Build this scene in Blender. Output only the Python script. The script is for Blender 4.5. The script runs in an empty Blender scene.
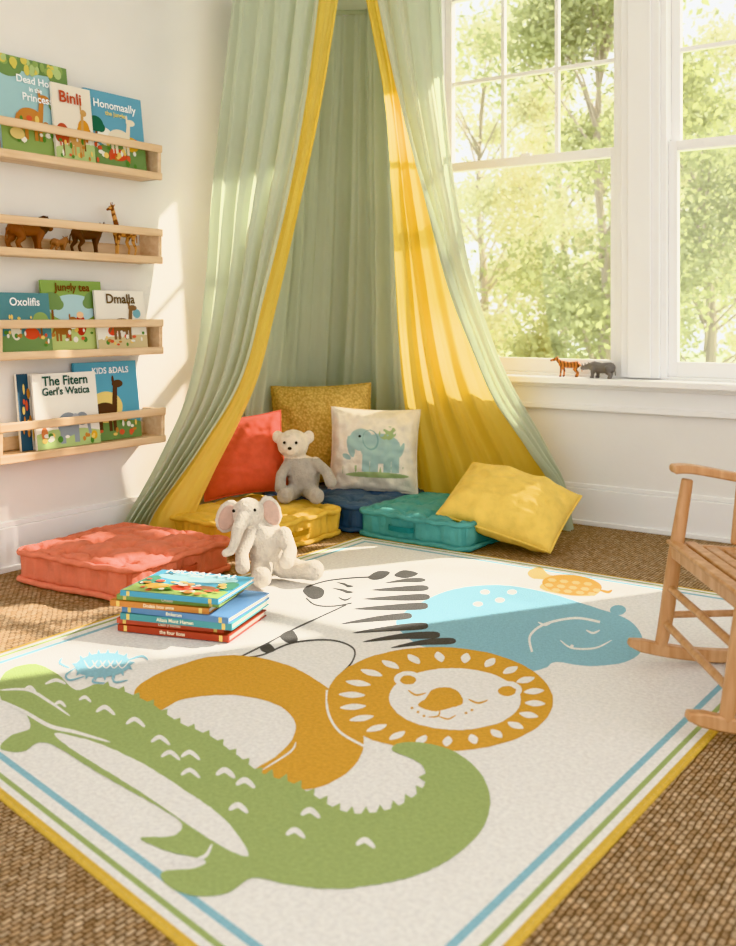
import bpy, bmesh, math, random
from math import sin, cos, pi, radians
from mathutils import Vector, Matrix, noise
from mathutils.geometry import tessellate_polygon
random.seed(7)
scene = bpy.context.scene
COL = scene.collection

# ---------------------------------------------------------------- survey helpers
H = 1.10
C = Vector((3.735, -4.966, H))
YAW = radians(35)
Fw = Vector((-sin(YAW), cos(YAW), 0)); Rt = Vector((cos(YAW), sin(YAW), 0)); UP = Vector((0, 0, 1))
def at(px, py, D): return C + Fw*D + Rt*((px-368)/1000*D) + UP*((315-py)/1000*D)
def flo(px, py, z=0.0): return at(px, py, (H-z)*1000/(py-315))
def wl(px, py, X):
    u = (px-368)/1000; return at(px, py, (X-C.x)/(Fw.x+u*Rt.x))
def wb(px, py, Y):
    u = (px-368)/1000; return at(px, py, (Y-C.y)/(Fw.y+u*Rt.y))

# ---------------------------------------------------------------- materials
def lin(h):
    h = h.lstrip('#'); c = [int(h[i:i+2], 16)/255 for i in (0, 2, 4)]
    return tuple((x/12.92 if x <= .04045 else ((x+.055)/1.055)**2.4) for x in c)+(1,)
MATS = {}
def mat(name, hexc, rough=.8, bump=0, bscale=100, var=0, vscale=6, transl=0, sheen=0, bd=.01, spec=.3, tcol=None):
    if name in MATS: return MATS[name]
    m = bpy.data.materials.new(name); m.use_nodes = True
    nt = m.node_tree; N = nt.nodes; L = nt.links
    b = N['Principled BSDF']; out = N['Material Output']
    col = lin(hexc)
    b.inputs['Base Color'].default_value = col
    b.inputs['Roughness'].default_value = rough
    b.inputs['Specular IOR Level'].default_value = spec
    if sheen: b.inputs['Sheen Weight'].default_value = sheen
    tc = N.new('ShaderNodeTexCoord')
    if var:
        n = N.new('ShaderNodeTexNoise'); n.inputs['Scale'].default_value = vscale; n.inputs['Detail'].default_value = 4
        r = N.new('ShaderNodeMapRange'); r.inputs[1].default_value = .3; r.inputs[2].default_value = .7
        r.inputs[3].default_value = 1-var; r.inputs[4].default_value = 1+var*.5
        mx = N.new('ShaderNodeVectorMath'); mx.operation = 'SCALE'; mx.inputs[0].default_value = col[:3]
        L.new(tc.outputs['Object'], n.inputs['Vector']); L.new(n.outputs['Fac'], r.inputs[0])
        L.new(r.outputs[0], mx.inputs['Scale']); L.new(mx.outputs[0], b.inputs['Base Color'])
    if bump:
        n2 = N.new('ShaderNodeTexNoise'); n2.inputs['Scale'].default_value = bscale; n2.inputs['Detail'].default_value = 3
        bp = N.new('ShaderNodeBump'); bp.inputs['Strength'].default_value = bump; bp.inputs['Distance'].default_value = bd
        L.new(tc.outputs['Object'], n2.inputs['Vector']); L.new(n2.outputs['Fac'], bp.inputs['Height'])
        L.new(bp.outputs[0], b.inputs['Normal'])
    if transl:
        t = N.new('ShaderNodeBsdfTranslucent'); t.inputs['Color'].default_value = lin(tcol) if tcol else col
        mxs = N.new('ShaderNodeMixShader'); mxs.inputs[0].default_value = transl
        L.new(b.outputs[0], mxs.inputs[1]); L.new(t.outputs[0], mxs.inputs[2]); L.new(mxs.outputs[0], out.inputs['Surface'])
    MATS[name] = m
    return m

def wood(name, hexc, hex2, axis=0):
    m = bpy.data.materials.new(name); m.use_nodes = True
    nt = m.node_tree; N = nt.nodes; L = nt.links; b = N['Principled BSDF']
    tc = N.new('ShaderNodeTexCoord'); mp = N.new('ShaderNodeMapping')
    sc = [30, 30, 30]; sc[axis] = 2.5; mp.inputs['Scale'].default_value = sc
    n = N.new('ShaderNodeTexNoise'); n.inputs['Scale'].default_value = 1.2; n.inputs['Detail'].default_value = 6; n.inputs['Distortion'].default_value = .6
    r = N.new('ShaderNodeValToRGB'); r.color_ramp.elements[0].position = .3; r.color_ramp.elements[1].position = .75
    r.color_ramp.elements[0].color = lin(hex2); r.color_ramp.elements[1].color = lin(hexc)
    L.new(tc.outputs['Object'], mp.inputs[0]); L.new(mp.outputs[0], n.inputs['Vector']); L.new(n.outputs['Fac'], r.inputs[0])
    L.new(r.outputs[0], b.inputs['Base Color']); b.inputs['Roughness'].default_value = .45
    return m

# ---------------------------------------------------------------- mesh helpers
def catmull(P, n=8, closed=False):
    P = [Vector(p) for p in P]; k = len(P); out = []
    rng = k if closed else k-1
    for i in range(rng):
        if closed: p0, p1, p2, p3 = P[(i-1) % k], P[i], P[(i+1) % k], P[(i+2) % k]
        else: p0, p1, p2, p3 = P[max(i-1, 0)], P[i], P[i+1], P[min(i+2, k-1)]
        for j in range(n):
            t = j/n
            out.append(.5*((2*p1)+(p2-p0)*t+(2*p0-5*p1+4*p2-p3)*t*t+(3*p1-p0-3*p2+p3)*t**3))
    if not closed: out.append(P[-1])
    return out

class MB:
    def __init__(s): s.v = []; s.f = []; s.m = []
    def add(s, vs, fs, m=0, M=None):
        o = len(s.v)
        s.v += [tuple((M @ Vector(v)) if M is not None else v) for v in vs]
        s.f += [[i+o for i in f] for f in fs]
        s.m += (m if isinstance(m, list) else [m]*len(fs))
    def box(s, lo, hi, m=0, M=None):
        x0, y0, z0 = lo; x1, y1, z1 = hi
        vs = [(x0,y0,z0),(x1,y0,z0),(x1,y1,z0),(x0,y1,z0),(x0,y0,z1),(x1,y0,z1),(x1,y1,z1),(x0,y1,z1)]
        s.add(vs, [(0,3,2,1),(4,5,6,7),(0,1,5,4),(1,2,6,5),(2,3,7,6),(3,0,4,7)], m, M)
    def tube(s, pts, rad, m=0, n=10, M=None, closed=False, sx=1, sy=1):
        pts = [Vector(p) for p in pts]; k = len(pts)
        if not isinstance(rad, (list, tuple)): rad = [rad]*k
        vs = []; fs = []; ref = None
        for i in range(k):
            if closed: t = pts[(i+1) % k]-pts[i-1]
            else: t = pts[min(i+1, k-1)]-pts[max(i-1, 0)]
            t.normalize()
            if ref is None: ref = Vector((0, 0, 1)) if abs(t.z) < .9 else Vector((1, 0, 0))
            a = (ref-t*ref.dot(t)).normalized(); b = t.cross(a); ref = a
            for j in range(n):
                th = 2*pi*j/n
                vs.append(pts[i]+a*cos(th)*rad[i]*sx+b*sin(th)*rad[i]*sy)
        for i in range(k if closed else k-1):
            for j in range(n):
                i2 = (i+1) % k
                fs.append((i*n+j, i*n+(j+1) % n, i2*n+(j+1) % n, i2*n+j))
        if not closed:
            fs.append(tuple(range(n))[::-1]); fs.append(tuple((k-1)*n+j for j in range(n)))
        s.add(vs, fs, m, M)
    def sweep(s, pts, w, h, side, m=0, M=None):
        pts = [Vector(p) for p in pts]; side = Vector(side); vs = []; fs = []
        k = len(pts)
        for i in range(k):
            t = (pts[min(i+1, k-1)]-pts[max(i-1, 0)]).normalized()
            nrm = side.cross(t).normalized()
            hh = h[i] if isinstance(h, list) else h
            for a, b in ((-1,-1),(1,-1),(1,1),(-1,1)):
                vs.append(pts[i]+side*a*w/2+nrm*b*hh/2)
        for i in range(k-1):
            for j in range(4):
                fs.append((i*4+j, i*4+(j+1) % 4, i*4+4+(j+1) % 4, i*4+4+j))
        fs.append((3,2,1,0)); fs.append(tuple((k-1)*4+j for j in range(4)))
        s.add(vs, fs, m, M)
    def ball(s, c, r, m=0, M=None, n=12):
        if not isinstance(r, (list, tuple)): r = (r, r, r)
        vs = []; fs = []
        for i in range(1, n):
            for j in range(2*n):
                ph = pi*i/n; th = pi*j/n
                vs.append((c[0]+r[0]*sin(ph)*cos(th), c[1]+r[1]*sin(ph)*sin(th), c[2]+r[2]*cos(ph)))
        k = 2*n
        for i in range(n-2):
            for j in range(k): fs.append((i*k+j, (i+1)*k+j, (i+1)*k+(j+1) % k, i*k+(j+1) % k))
        vs.append((c[0], c[1], c[2]+r[2])); vs.append((c[0], c[1], c[2]-r[2])); t = len(vs)-2
        for j in range(k):
            fs.append((t, j, (j+1) % k)); fs.append((t+1, (n-2)*k+(j+1) % k, (n-2)*k+j))
        s.add(vs, fs, m, M)
    def poly(s, pts, m=0, M=None):
        pts = [Vector(p) for p in pts]
        tris = tessellate_polygon([pts])
        s.add(pts, [tuple(t) for t in tris], m, M)
    def build(s, name, mats, smooth=True, bevel=0, angle=40, bseg=2, fixn=True):
        me = bpy.data.meshes.new(name); me.from_pydata(s.v, [], s.f)
        for mt in mats: me.materials.append(mt)
        me.polygons.foreach_set('material_index', s.m)
        if fixn:
            bm = bmesh.new(); bm.from_mesh(me); bmesh.ops.recalc_face_normals(bm, faces=bm.faces[:]); bm.to_mesh(me); bm.free()
        if smooth:
            me.polygons.foreach_set('use_smooth', [True]*len(me.polygons)); me.set_sharp_from_angle(angle=radians(angle))
        me.update()
        ob = bpy.data.objects.new(name, me); COL.objects.link(ob)
        if bevel:
            b = ob.modifiers.new('bevel', 'BEVEL'); b.width = bevel; b.segments = bseg; b.limit_method = 'ANGLE'; b.angle_limit = radians(50)
        return ob

def ell(cx, cy, rx, ry, rot=0, n=28, a0=0, a1=2*pi):
    return [(cx+rx*cos(t)*cos(rot)-ry*sin(t)*sin(rot), cy+rx*cos(t)*sin(rot)+ry*sin(t)*cos(rot)) for t in [a0+(a1-a0)*i/n for i in range(n)]]

def textmesh(body, size):
    cu = bpy.data.curves.new('t', 'FONT'); cu.body = body; cu.size = size; cu.align_x = 'CENTER'; cu.resolution_u = 3; cu.offset = size*.02
    ob = bpy.data.objects.new('t', cu); COL.objects.link(ob)
    bpy.context.view_layer.update()
    me = bpy.data.meshes.new_from_object(ob.evaluated_get(bpy.context.evaluated_depsgraph_get()))
    vs = [tuple(v.co) for v in me.vertices]; fs = [tuple(p.vertices) for p in me.polygons]
    bpy.data.objects.remove(ob); return vs, fs

def facing(base, n, lean=0, roll=0):
    n = Vector(n).normalized(); r = UP.cross(n).normalized()
    u2 = UP*cos(lean)-n*sin(lean); n2 = n*cos(lean)+UP*sin(lean)
    M = Matrix(((r.x, u2.x, n2.x, base[0]), (r.y, u2.y, n2.y, base[1]), (r.z, u2.z, n2.z, base[2]), (0, 0, 0, 1)))
    return M @ Matrix.Rotation(roll, 4, 'Z')

def blob(name, parts, voxel, mats, M, colfn=None, smooth_it=4, extra=None):
    bm = bmesh.new()
    def sph(c, r, R=None):
        T = Matrix.Translation(c)
        if R is not None: T = T @ R
        T = T @ Matrix.Diagonal((r[0], r[1], r[2], 1))
        bmesh.ops.create_icosphere(bm, subdivisions=2, radius=1, matrix=T)
    for p in parts:
        if p[0] == 'e': sph(Vector(p[1]), p[2], p[3] if len(p) > 3 else None)
        else:
            for a, b in zip(p[:-1], p[1:]):
                A = Vector(a[:3]); B = Vector(b[:3]); d = (B-A).length
                k = max(2, int(d/(min(a[3], b[3])*.35))+1)
                for i in range(k+1):
                    t = i/k; r = a[3]*(1-t)+b[3]*t; sph(A.lerp(B, t), (r, r, r))
    me = bpy.data.meshes.new('tmp'); bm.to_mesh(me); bm.free()
    ob = bpy.data.objects.new('tmp', me); COL.objects.link(ob)
    r = ob.modifiers.new('r', 'REMESH'); r.mode = 'VOXEL'; r.voxel_size = voxel
    sm = ob.modifiers.new('s', 'SMOOTH'); sm.factor = .5; sm.iterations = smooth_it
    bpy.context.view_layer.update()
    m2 = bpy.data.meshes.new_from_object(ob.evaluated_get(bpy.context.evaluated_depsgraph_get()))
    bpy.data.objects.remove(ob)
    mb = MB()
    vs = [v.co.copy() for v in m2.vertices]; fs = [tuple(p.vertices) for p in m2.polygons]
    mi = [colfn(p.center) for p in m2.polygons] if colfn else [0]*len(fs)
    mb.add(vs, fs, mi, M)
    if extra: extra(mb, M)
    return mb.build(name, mats, True, angle=80)

# ================================================================= ROOM SHELL
m_wallL = mat('wall_paint_left', '#EFEBE5', .9, .12, 60, .02, 3, bd=.004)
m_wallB = mat('wall_paint_back', '#F1EEE9', .9, .12, 60, .02, 3, bd=.004)
m_trim = mat('white_trim_paint', '#F6F5F3', .4)
m_ceil = mat('ceiling_paint', '#F6F4F1', .9)
CE = 3.2
b = MB(); b.box((-.15, -6.5, 0), (0, .15, CE)); b.build('wall_left', [m_wallL], False)
W1 = (.72, 1.86); W2 = (2.05, 3.19); WZ = (.775, 3.0)
b = MB()
b.box((0, 0, 0), (6.5, .15, WZ[0]-.03)); b.box((0, 0, WZ[1]), (6.5, .15, CE))
b.box((0, 0, WZ[0]-.03), (W1[0], .15, WZ[1])); b.box((W1[1], 0, WZ[0]-.03), (W2[0], .15, WZ[1])); b.box((W2[1], 0, WZ[0]-.03), (6.5, .15, WZ[1]))
b.build('wall_back', [m_wallB], False)
b = MB(); b.box((-.15, -6.5, CE), (6.5, .15, CE+.1)); b.build('ceiling', [m_ceil], False)

# jute floor
m = bpy.data.materials.new('woven_jute'); m.use_nodes = True; nt = m.node_tree; N = nt.nodes; L = nt.links; bs = N['Principled BSDF']
tc = N.new('ShaderNodeTexCoord'); mp = N.new('ShaderNodeMapping'); mp.inputs['Rotation'].default_value = (0, 0, radians(90))
nz = N.new('ShaderNodeTexNoise'); nz.inputs['Scale'].default_value = 25; nz.inputs['Detail'].default_value = 2
mv = N.new('ShaderNodeVectorMath'); mv.operation = 'MULTIPLY_ADD'; mv.inputs[1].default_value = (.014, .010, 0)
L.new(tc.outputs['Object'], mp.inputs[0]); L.new(mp.outputs[0], nz.inputs['Vector']); L.new(nz.outputs['Color'], mv.inputs[0]); L.new(mp.outputs[0], mv.inputs[2])
br = N.new('ShaderNodeTexBrick'); br.inputs['Scale'].default_value = 1; br.inputs['Brick Width'].default_value = .024; br.inputs['Row Height'].default_value = .014
br.inputs['Mortar Size'].default_value = .003; br.inputs['Mortar Smooth'].default_value = 1; br.offset = .5
br.inputs['Color1'].default_value = lin('#D2B898'); br.inputs['Color2'].default_value = lin('#BA9A76'); br.inputs['Mortar'].default_value = lin('#7E6146')
L.new(mv.outputs[0], br.inputs['Vector'])
n3 = N.new('ShaderNodeTexNoise'); n3.inputs['Scale'].default_value = 300; L.new(mp.outputs[0], n3.inputs['Vector'])
n4 = N.new('ShaderNodeTexNoise'); n4.inputs['Scale'].default_value = 40; L.new(mp.outputs[0], n4.inputs['Vector'])
ad = N.new('ShaderNodeMath'); ad.operation = 'ADD'; L.new(n3.outputs['Fac'], ad.inputs[0]); L.new(n4.outputs['Fac'], ad.inputs[1])
rg = N.new('ShaderNodeMapRange'); rg.inputs[1].default_value = .7; rg.inputs[2].default_value = 1.3; rg.inputs[3].default_value = .55; rg.inputs[4].default_value = 1.28
L.new(ad.outputs[0], rg.inputs[0])
vs_ = N.new('ShaderNodeVectorMath'); vs_.operation = 'SCALE'; L.new(br.outputs['Color'], vs_.inputs[0]); L.new(rg.outputs[0], vs_.inputs['Scale'])
L.new(vs_.outputs[0], bs.inputs['Base Color']); bs.inputs['Roughness'].default_value = .9; bs.inputs['Specular IOR Level'].default_value = .1
iv = N.new('ShaderNodeMath'); iv.operation = 'SUBTRACT'; iv.inputs[0].default_value = 1; L.new(br.outputs['Fac'], iv.inputs[1])
a2 = N.new('ShaderNodeMath'); a2.operation = 'MULTIPLY_ADD'; a2.inputs[1].default_value = .35; L.new(n3.outputs['Fac'], a2.inputs[0]); L.new(iv.outputs[0], a2.inputs[2])
bp = N.new('ShaderNodeBump'); bp.inputs['Strength'].default_value = .9; bp.inputs['Distance'].default_value = .006; L.new(a2.outputs[0], bp.inputs['Height']); L.new(bp.outputs[0], bs.inputs['Normal'])
b = MB(); b.box((0, -6.5, -.05), (6.5, 0, 0)); b.build('floor', [m], False)

# baseboards
b = MB(); b.box((0, -6.5, 0), (.018, 0, .19)); b.box((0, -6.5, .19), (.012, 0, .215)); b.box((.018, -6.5, 0), (.03, 0, .025))
b.build('baseboard_left', [m_trim], False, bevel=.004)
b = MB(); b.box((0.03, -.018, 0), (6.5, 0, .19)); b.box((0.03, -.012, .19), (6.5, 0, .215)); b.box((.03, -.03, 0), (6.5, -.018, .025))
b.build('baseboard_back', [m_trim], False, bevel=.004)

# windows
m_glass = bpy.data.materials.new('window_glass'); m_glass.use_nodes = True; nt = m_glass.node_tree; N = nt.nodes; L = nt.links
N.remove(N['Principled BSDF']); t = N.new('ShaderNodeBsdfTransparent'); g = N.new('ShaderNodeBsdfGlossy'); g.inputs['Roughness'].default_value = .02
mx = N.new('ShaderNodeMixShader'); mx.inputs[0].default_value = .05; L.new(t.outputs[0], mx.inputs[1]); L.new(g.outputs[0], mx.inputs[2]); L.new(mx.outputs[0], N['Material Output'].inputs[0])
for i, (x0, x1) in enumerate((W1, W2)):
    b = MB(); z0, z1 = WZ
    fr = .035
    b.box((x0, .0, z0), (x0+fr, .14, z1)); b.box((x1-fr, .0, z0), (x1, .14, z1)); b.box((x0+fr, .0, z1-fr), (x1-fr, .14, z1)); b.box((x0+fr, 0, z0-.03), (x1-fr, .14, z0+.015))
    ax0, ax1 = x0+fr, x1-fr
    y0, y1 = .03, .07; s = .045
    b.box((ax0, y0, z0+.015), (ax0+s, y1, 1.975)); b.box((ax1-s, y0, z0+.015), (ax1, y1, 1.975))
    b.box((ax0+s, y0, z0+.015), (ax1-s, y1, z0+.09)); b.box((ax0+s, y0, 1.925), (ax1-s, y1, 1.975))
    b.box((ax0+s, .048, z0+.09), (ax1-s, .052, 1.925), 1)
    y0, y1 = .075, .115
    b.box((ax0, y0, 1.93), (ax0+s, y1, z1-fr)); b.box((ax1-s, y0, 1.93), (ax1, y1, z1-fr))
    b.box((ax0+s, y0, 1.93), (ax1-s, y1, 1.98)); b.box((ax0+s, y0, z1-fr-s), (ax1-s, y1, z1-fr))
    gx0, gx1 = ax0+s, ax1-s
    for k in (1, 2):
        x = gx0+(gx1-gx0)*k/3; b.box((x-.011, y0+.005, 1.98), (x+.011, y1-.005, z1-fr-s))
    b.box((gx0, y0+.006, 2.43), (gx1, y1-.006, 2.452))
    b.box((gx0, .093, 1.98), (gx1, .097, z1-fr-s), 1)
    b.box(((x0+x1)/2-.03, .03, 1.975), ((x0+x1)/2+.03, .06, 1.99))
    b.build('window_%d' % (i+1), [m_trim, m_glass], False, bevel=.003)
b = MB()
b.box((.60, -.022, .80), (W1[0]+.005, 0, 3.1)); b.box((W1[1]-.005, -.022, .78), (W2[0]+.005, 0, 3.1)); b.box((W2[1]-.005, -.022, .78), (3.31, 0, 3.1))
b.box((.58, -.03, WZ[1]-.005), (3.33, 0, 3.12))
b.box((W1[1]+.035, -.035, .78), (W2[0]-.035, -.022, 3.0))
b.build('trim_1', [m_trim], False, bevel=.004)
b = MB(); b.box((.56, -.13, .74), (3.35, .0, .775)); b.box((.60, -.03, .61), (3.31, 0, .74)); b.box((.58, -.04, .60), (3.33, 0, .63))
b.box((.60, -.05, .715), (3.31, -.03, .74))
b.build('window_sill', [m_trim], False, bevel=.006)

# ================================================================= SHELVES
m_shelf = wood('shelf_beech', '#ECD1AF', '#DBB78E', 1)
def shelf(z, y0, y1):
    b = MB(); D = .135
    b.box((.0, y0, z), (D, y1, z+.028))
    b.box((D-.002, y0, z-.004), (D+.014, y1, z+.032))
    b.box((D-.002, y0, z+.128), (D+.014, y1, z+.165))
    for y in (y0, y1-.022):
        b.box((.0, y, z), (D+.006, y+.022, z+.16))
    b.box((0, y0, z+.03), (.012, y1, z+.09))
    return b.build('wall_shelf', [m_shelf], False, bevel=.006, bseg=3)
SH = [(1.755, -2.62, -1.575), (1.35, -2.62, -1.57), (.915, -2.475, -1.565), (.487, -2.475, -1.55)]
for s in SH: shelf(*s)

def hexmat(h): return mat('ink_'+h.strip('#'), h, .5)
def tree_art(cx, cy, r, green, trunk='#8A5A34'):
    return [(trunk, [(cx-.02, cy-.3), (cx+.02, cy-.3), (cx+.015, cy), (cx-.015, cy)]), (green, ell(cx, cy, r, r*.8)), (green, ell(cx-r*.6, cy-r*.3, r*.6, r*.5)), (green, ell(cx+r*.6, cy-r*.3, r*.6, r*.5))]
def animal_art(cx, cy, s, c, neck=.3):
    o = [(c, ell(cx, cy, .2*s, .12*s))]
    for dx in (-.15, -.07, .08, .15): o.append((c, [(cx+dx*s-.025*s, cy-.25*s), (cx+dx*s+.025*s, cy-.25*s), (cx+dx*s+.03*s, cy), (cx+dx*s-.03*s, cy)]))
    o.append((c, [(cx+.12*s, cy+.02*s), (cx+.2*s, cy), (cx+.24*s, cy+neck*s), (cx+.17*s, cy+neck*s)]))
    o.append((c, ell(cx+.24*s, cy+neck*s, .09*s, .05*s))); o.append((c, ell(cx+.17*s, cy+(neck+.06)*s, .02*s, .05*s)))
    o.append((c, [(cx-.2*s, cy+.05*s), (cx-.28*s, cy-.12*s), (cx-.25*s, cy-.13*s), (cx-.17*s, cy)]))
    return o
def dots(seed, n, cols, y0=.08, y1=.4, r=.03):
    rr = random.Random(seed)
    return [(rr.choice(cols), ell(rr.uniform(.08, .92), rr.uniform(y0, y1), r*rr.uniform(.6, 1.5), r*rr.uniform(.6, 1.5), 0, 12)) for _ in range(n)]
def book_mb(w, h, t, cover, art, texts, M, mb=None, mats=None):
    mb = mb or MB(); mats = mats if mats is not None else []
    def mi(hx):
        m_ = hexmat(hx)
        if m_ not in mats: mats.append(m_)
        return mats.index(m_)
    c = mi(cover); pg = mi('#F3EAD8')
    mb.box((0, 0, -t), (w, h, -t+.003), c, M); mb.box((0, 0, -.003), (w, h, 0), c, M); mb.box((0, 0, -t+.003), (.003, h, -.003), c, M)
    mb.box((.003, .004, -t+.0035), (w-.004, h-.004, -.0035), pg, M)
    z = .0006
    for hx, P in art:
        pts = [(min(max(x, .0), 1)*w, min(max(y, .0), 1)*h, z) for x, y in P]
        mb.poly(pts, mi(hx), M); z += .0001
    for body, sz, x, y, hx in texts:
        v, f = textmesh(body, sz*w)
        mb.add([(a[0]+x*w, a[1]+y*h, z+.0003) for a in v], f, mi(hx), M)
    return mb, mats
def hill(y0, y1, y2): return [(0, 0), (1, 0), (1, y2), (.75, (y1+y2)/2+.02), (.5, y1), (.25, (y0+y1)/2+.03), (0, y0)]
def shelf_book(pxl, pxr, top, sz, X, t, cover, art, texts, lean=.13):
    p = wl(pxl, 300, X); q = wl(pxr, 300, X); pm = wl((pxl+pxr)/2, top, X-.02)
    w = q.y-p.y; h = (pm.z-(sz+.029))/cos(lean)
    M = facing((X, p.y, sz+.029+.001), (1, 0, 0), lean)
    mb, mats = book_mb(w, h, t, cover, art, texts, M)
    return mb.build('picture_book', mats, False, bevel=0, fixn=False)
G1, G2, G3 = '#97B06A', '#7C9A62', '#B9CC8C'
z1, z3, z4 = SH[0][0], SH[2][0], SH[3][0]
FL = ['#D9654A', '#F2D27A', '#F4F0E4', '#C98A4B', '#5F9148']
shelf_book(3, 74, 60, z1, .095, .012, '#A9CDD0', [(G1, hill(.3, .38, .25)), (G2, ell(.5, .96, .6, .1)), (G2, ell(.15, .9, .2, .12)), (G2, ell(.88, .88, .16, .13))]+dots(1, 30, [G1, G3, '#D9CB6A'], .86, .99, .04)+tree_art(.85, .6, .14, G2)+animal_art(.4, .38, .9, '#C98A4B', .25)+dots(2, 22, FL)+[('#E9D08B', ell(.2, .2, .1, .06))],
           [('Dead Honey', .125, .56, .74, '#FFFFFF'), ('in the', .08, .5, .66, '#FFFFFF'), ('Princess', .13, .52, .56, '#FFFFFF')])
shelf_book(57, 96, 86, z1, .115, .012, '#EFE6D6', [(G3, hill(.15, .2, .25))]+tree_art(.2, .35, .16, '#C2563B')+tree_art(.75, .45, .15, '#DB9A3C')+animal_art(.55, .3, .9, '#D2A468', .4)+dots(3, 20, FL, .05, .3),
           [('Binli', .34, .45, .76, '#C2563B')])
shelf_book(90, 147, 94, z1, .10, .015, '#6FABC4', [(G2, hill(.2, .32, .4)), ('#F4F0E4', ell(.3, .4, .13, .12)), ('#E3B23E', ell(.75, .35, .14, .1)), ('#D8553A', ell(.5, .18, .16, .08))]+animal_art(.55, .42, .9, '#EFE3CC', .25)+tree_art(.15, .55, .13, '#2F6B53')+dots(4, 26, FL, .05, .4),
           [('Honomaally', .155, .5, .78, '#FFFFFF'), ('the jungle', .09, .5, .69, '#F6DC7A')])
shelf_book(2, 53, 293, z3, .10, .012, '#5D8F96', [(G2, hill(.25, .3, .2)), ('#D8553A', ell(.6, .3, .15, .1)), ('#E8E1CF', ell(.3, .35, .1, .16))]+tree_art(.8, .55, .15, G1)+dots(5, 24, FL, .08, .6), [('Oxolifis', .19, .5, .78, '#FFFFFF')])
shelf_book(46, 106, 281, z3, .08, .012, '#93B060', [('#C7D58C', hill(.3, .38, .3)), ('#B6D6DB', ell(.5, .6, .4, .2)), ('#C0392B', ell(.6, .35, .09, .15)), ('#F0C9A0', ell(.6, .5, .06, .05))]+tree_art(.15, .7, .16, G2)+tree_art(.85, .72, .16, G2)+animal_art(.3, .3, .7, '#A97142', .2)+dots(6, 20, FL), [('Jungly tea', .15, .5, .85, '#7A3B22')])
shelf_book(99, 148, 291, z3, .105, .012, '#F1ECE1', [('#D9C79A', hill(.15, .2, .22)), ('#E2553B', ell(.3, .3, .09, .08)), ('#7FB2C0', ell(.82, .6, .08, .08))]+animal_art(.5, .4, 1.0, '#8C6B4B', .3)+dots(7, 18, FL, .05, .3), [('Dmalla', .21, .5, .78, '#6C5434')])
shelf_book(22, 44, 374, z4, .075, .014, '#E9E3D6', [('#3C5A6E', [(0, 0), (.5, 0), (.5, 1), (0, 1)]), ('#B5473A', ell(.75, .4, .15, .1))]+dots(8, 18, FL, .1, .8, .06), [])
shelf_book(80, 142, 362, z4, .075, .014, '#68AFCA', [(G2, hill(.18, .25, .2)), ('#F3D98A', ell(.45, .42, .27, .2))]+animal_art(.42, .36, 1.0, '#5D4030', .35)+dots(9, 26, FL, .05, .3), [('KIDS &DALS', .11, .56, .85, '#FFFFFF')])
shelf_book(38, 101, 373, z4, .11, .014, '#F3EFE6', [(G3, hill(.2, .24, .18)), ('#9AA3AC', ell(.5, .3, .17, .16)), ('#9AA3AC', ell(.72, .36, .1, .09)), ('#B8BFC6', ell(.62, .36, .06, .08)), ('#9AA3AC', [(.36, .05), (.44, .05), (.44, .25), (.36, .25)]), ('#9AA3AC', [(.58, .05), (.66, .05), (.66, .25), (.58, .25)]), ('#9AA3AC', [(.78, .38), (.84, .36), (.86, .15), (.82, .14)]), ('#D88A5A', ell(.12, .2, .05, .09)), ('#E3B23E', ell(.9, .12, .05, .06))]+dots(10, 16, FL, .04, .18),
           [('The Fitern', .17, .5, .84, '#2E5A4F'), ("Gerl's Watica", .135, .5, .71, '#2E5A4F')])

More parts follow.
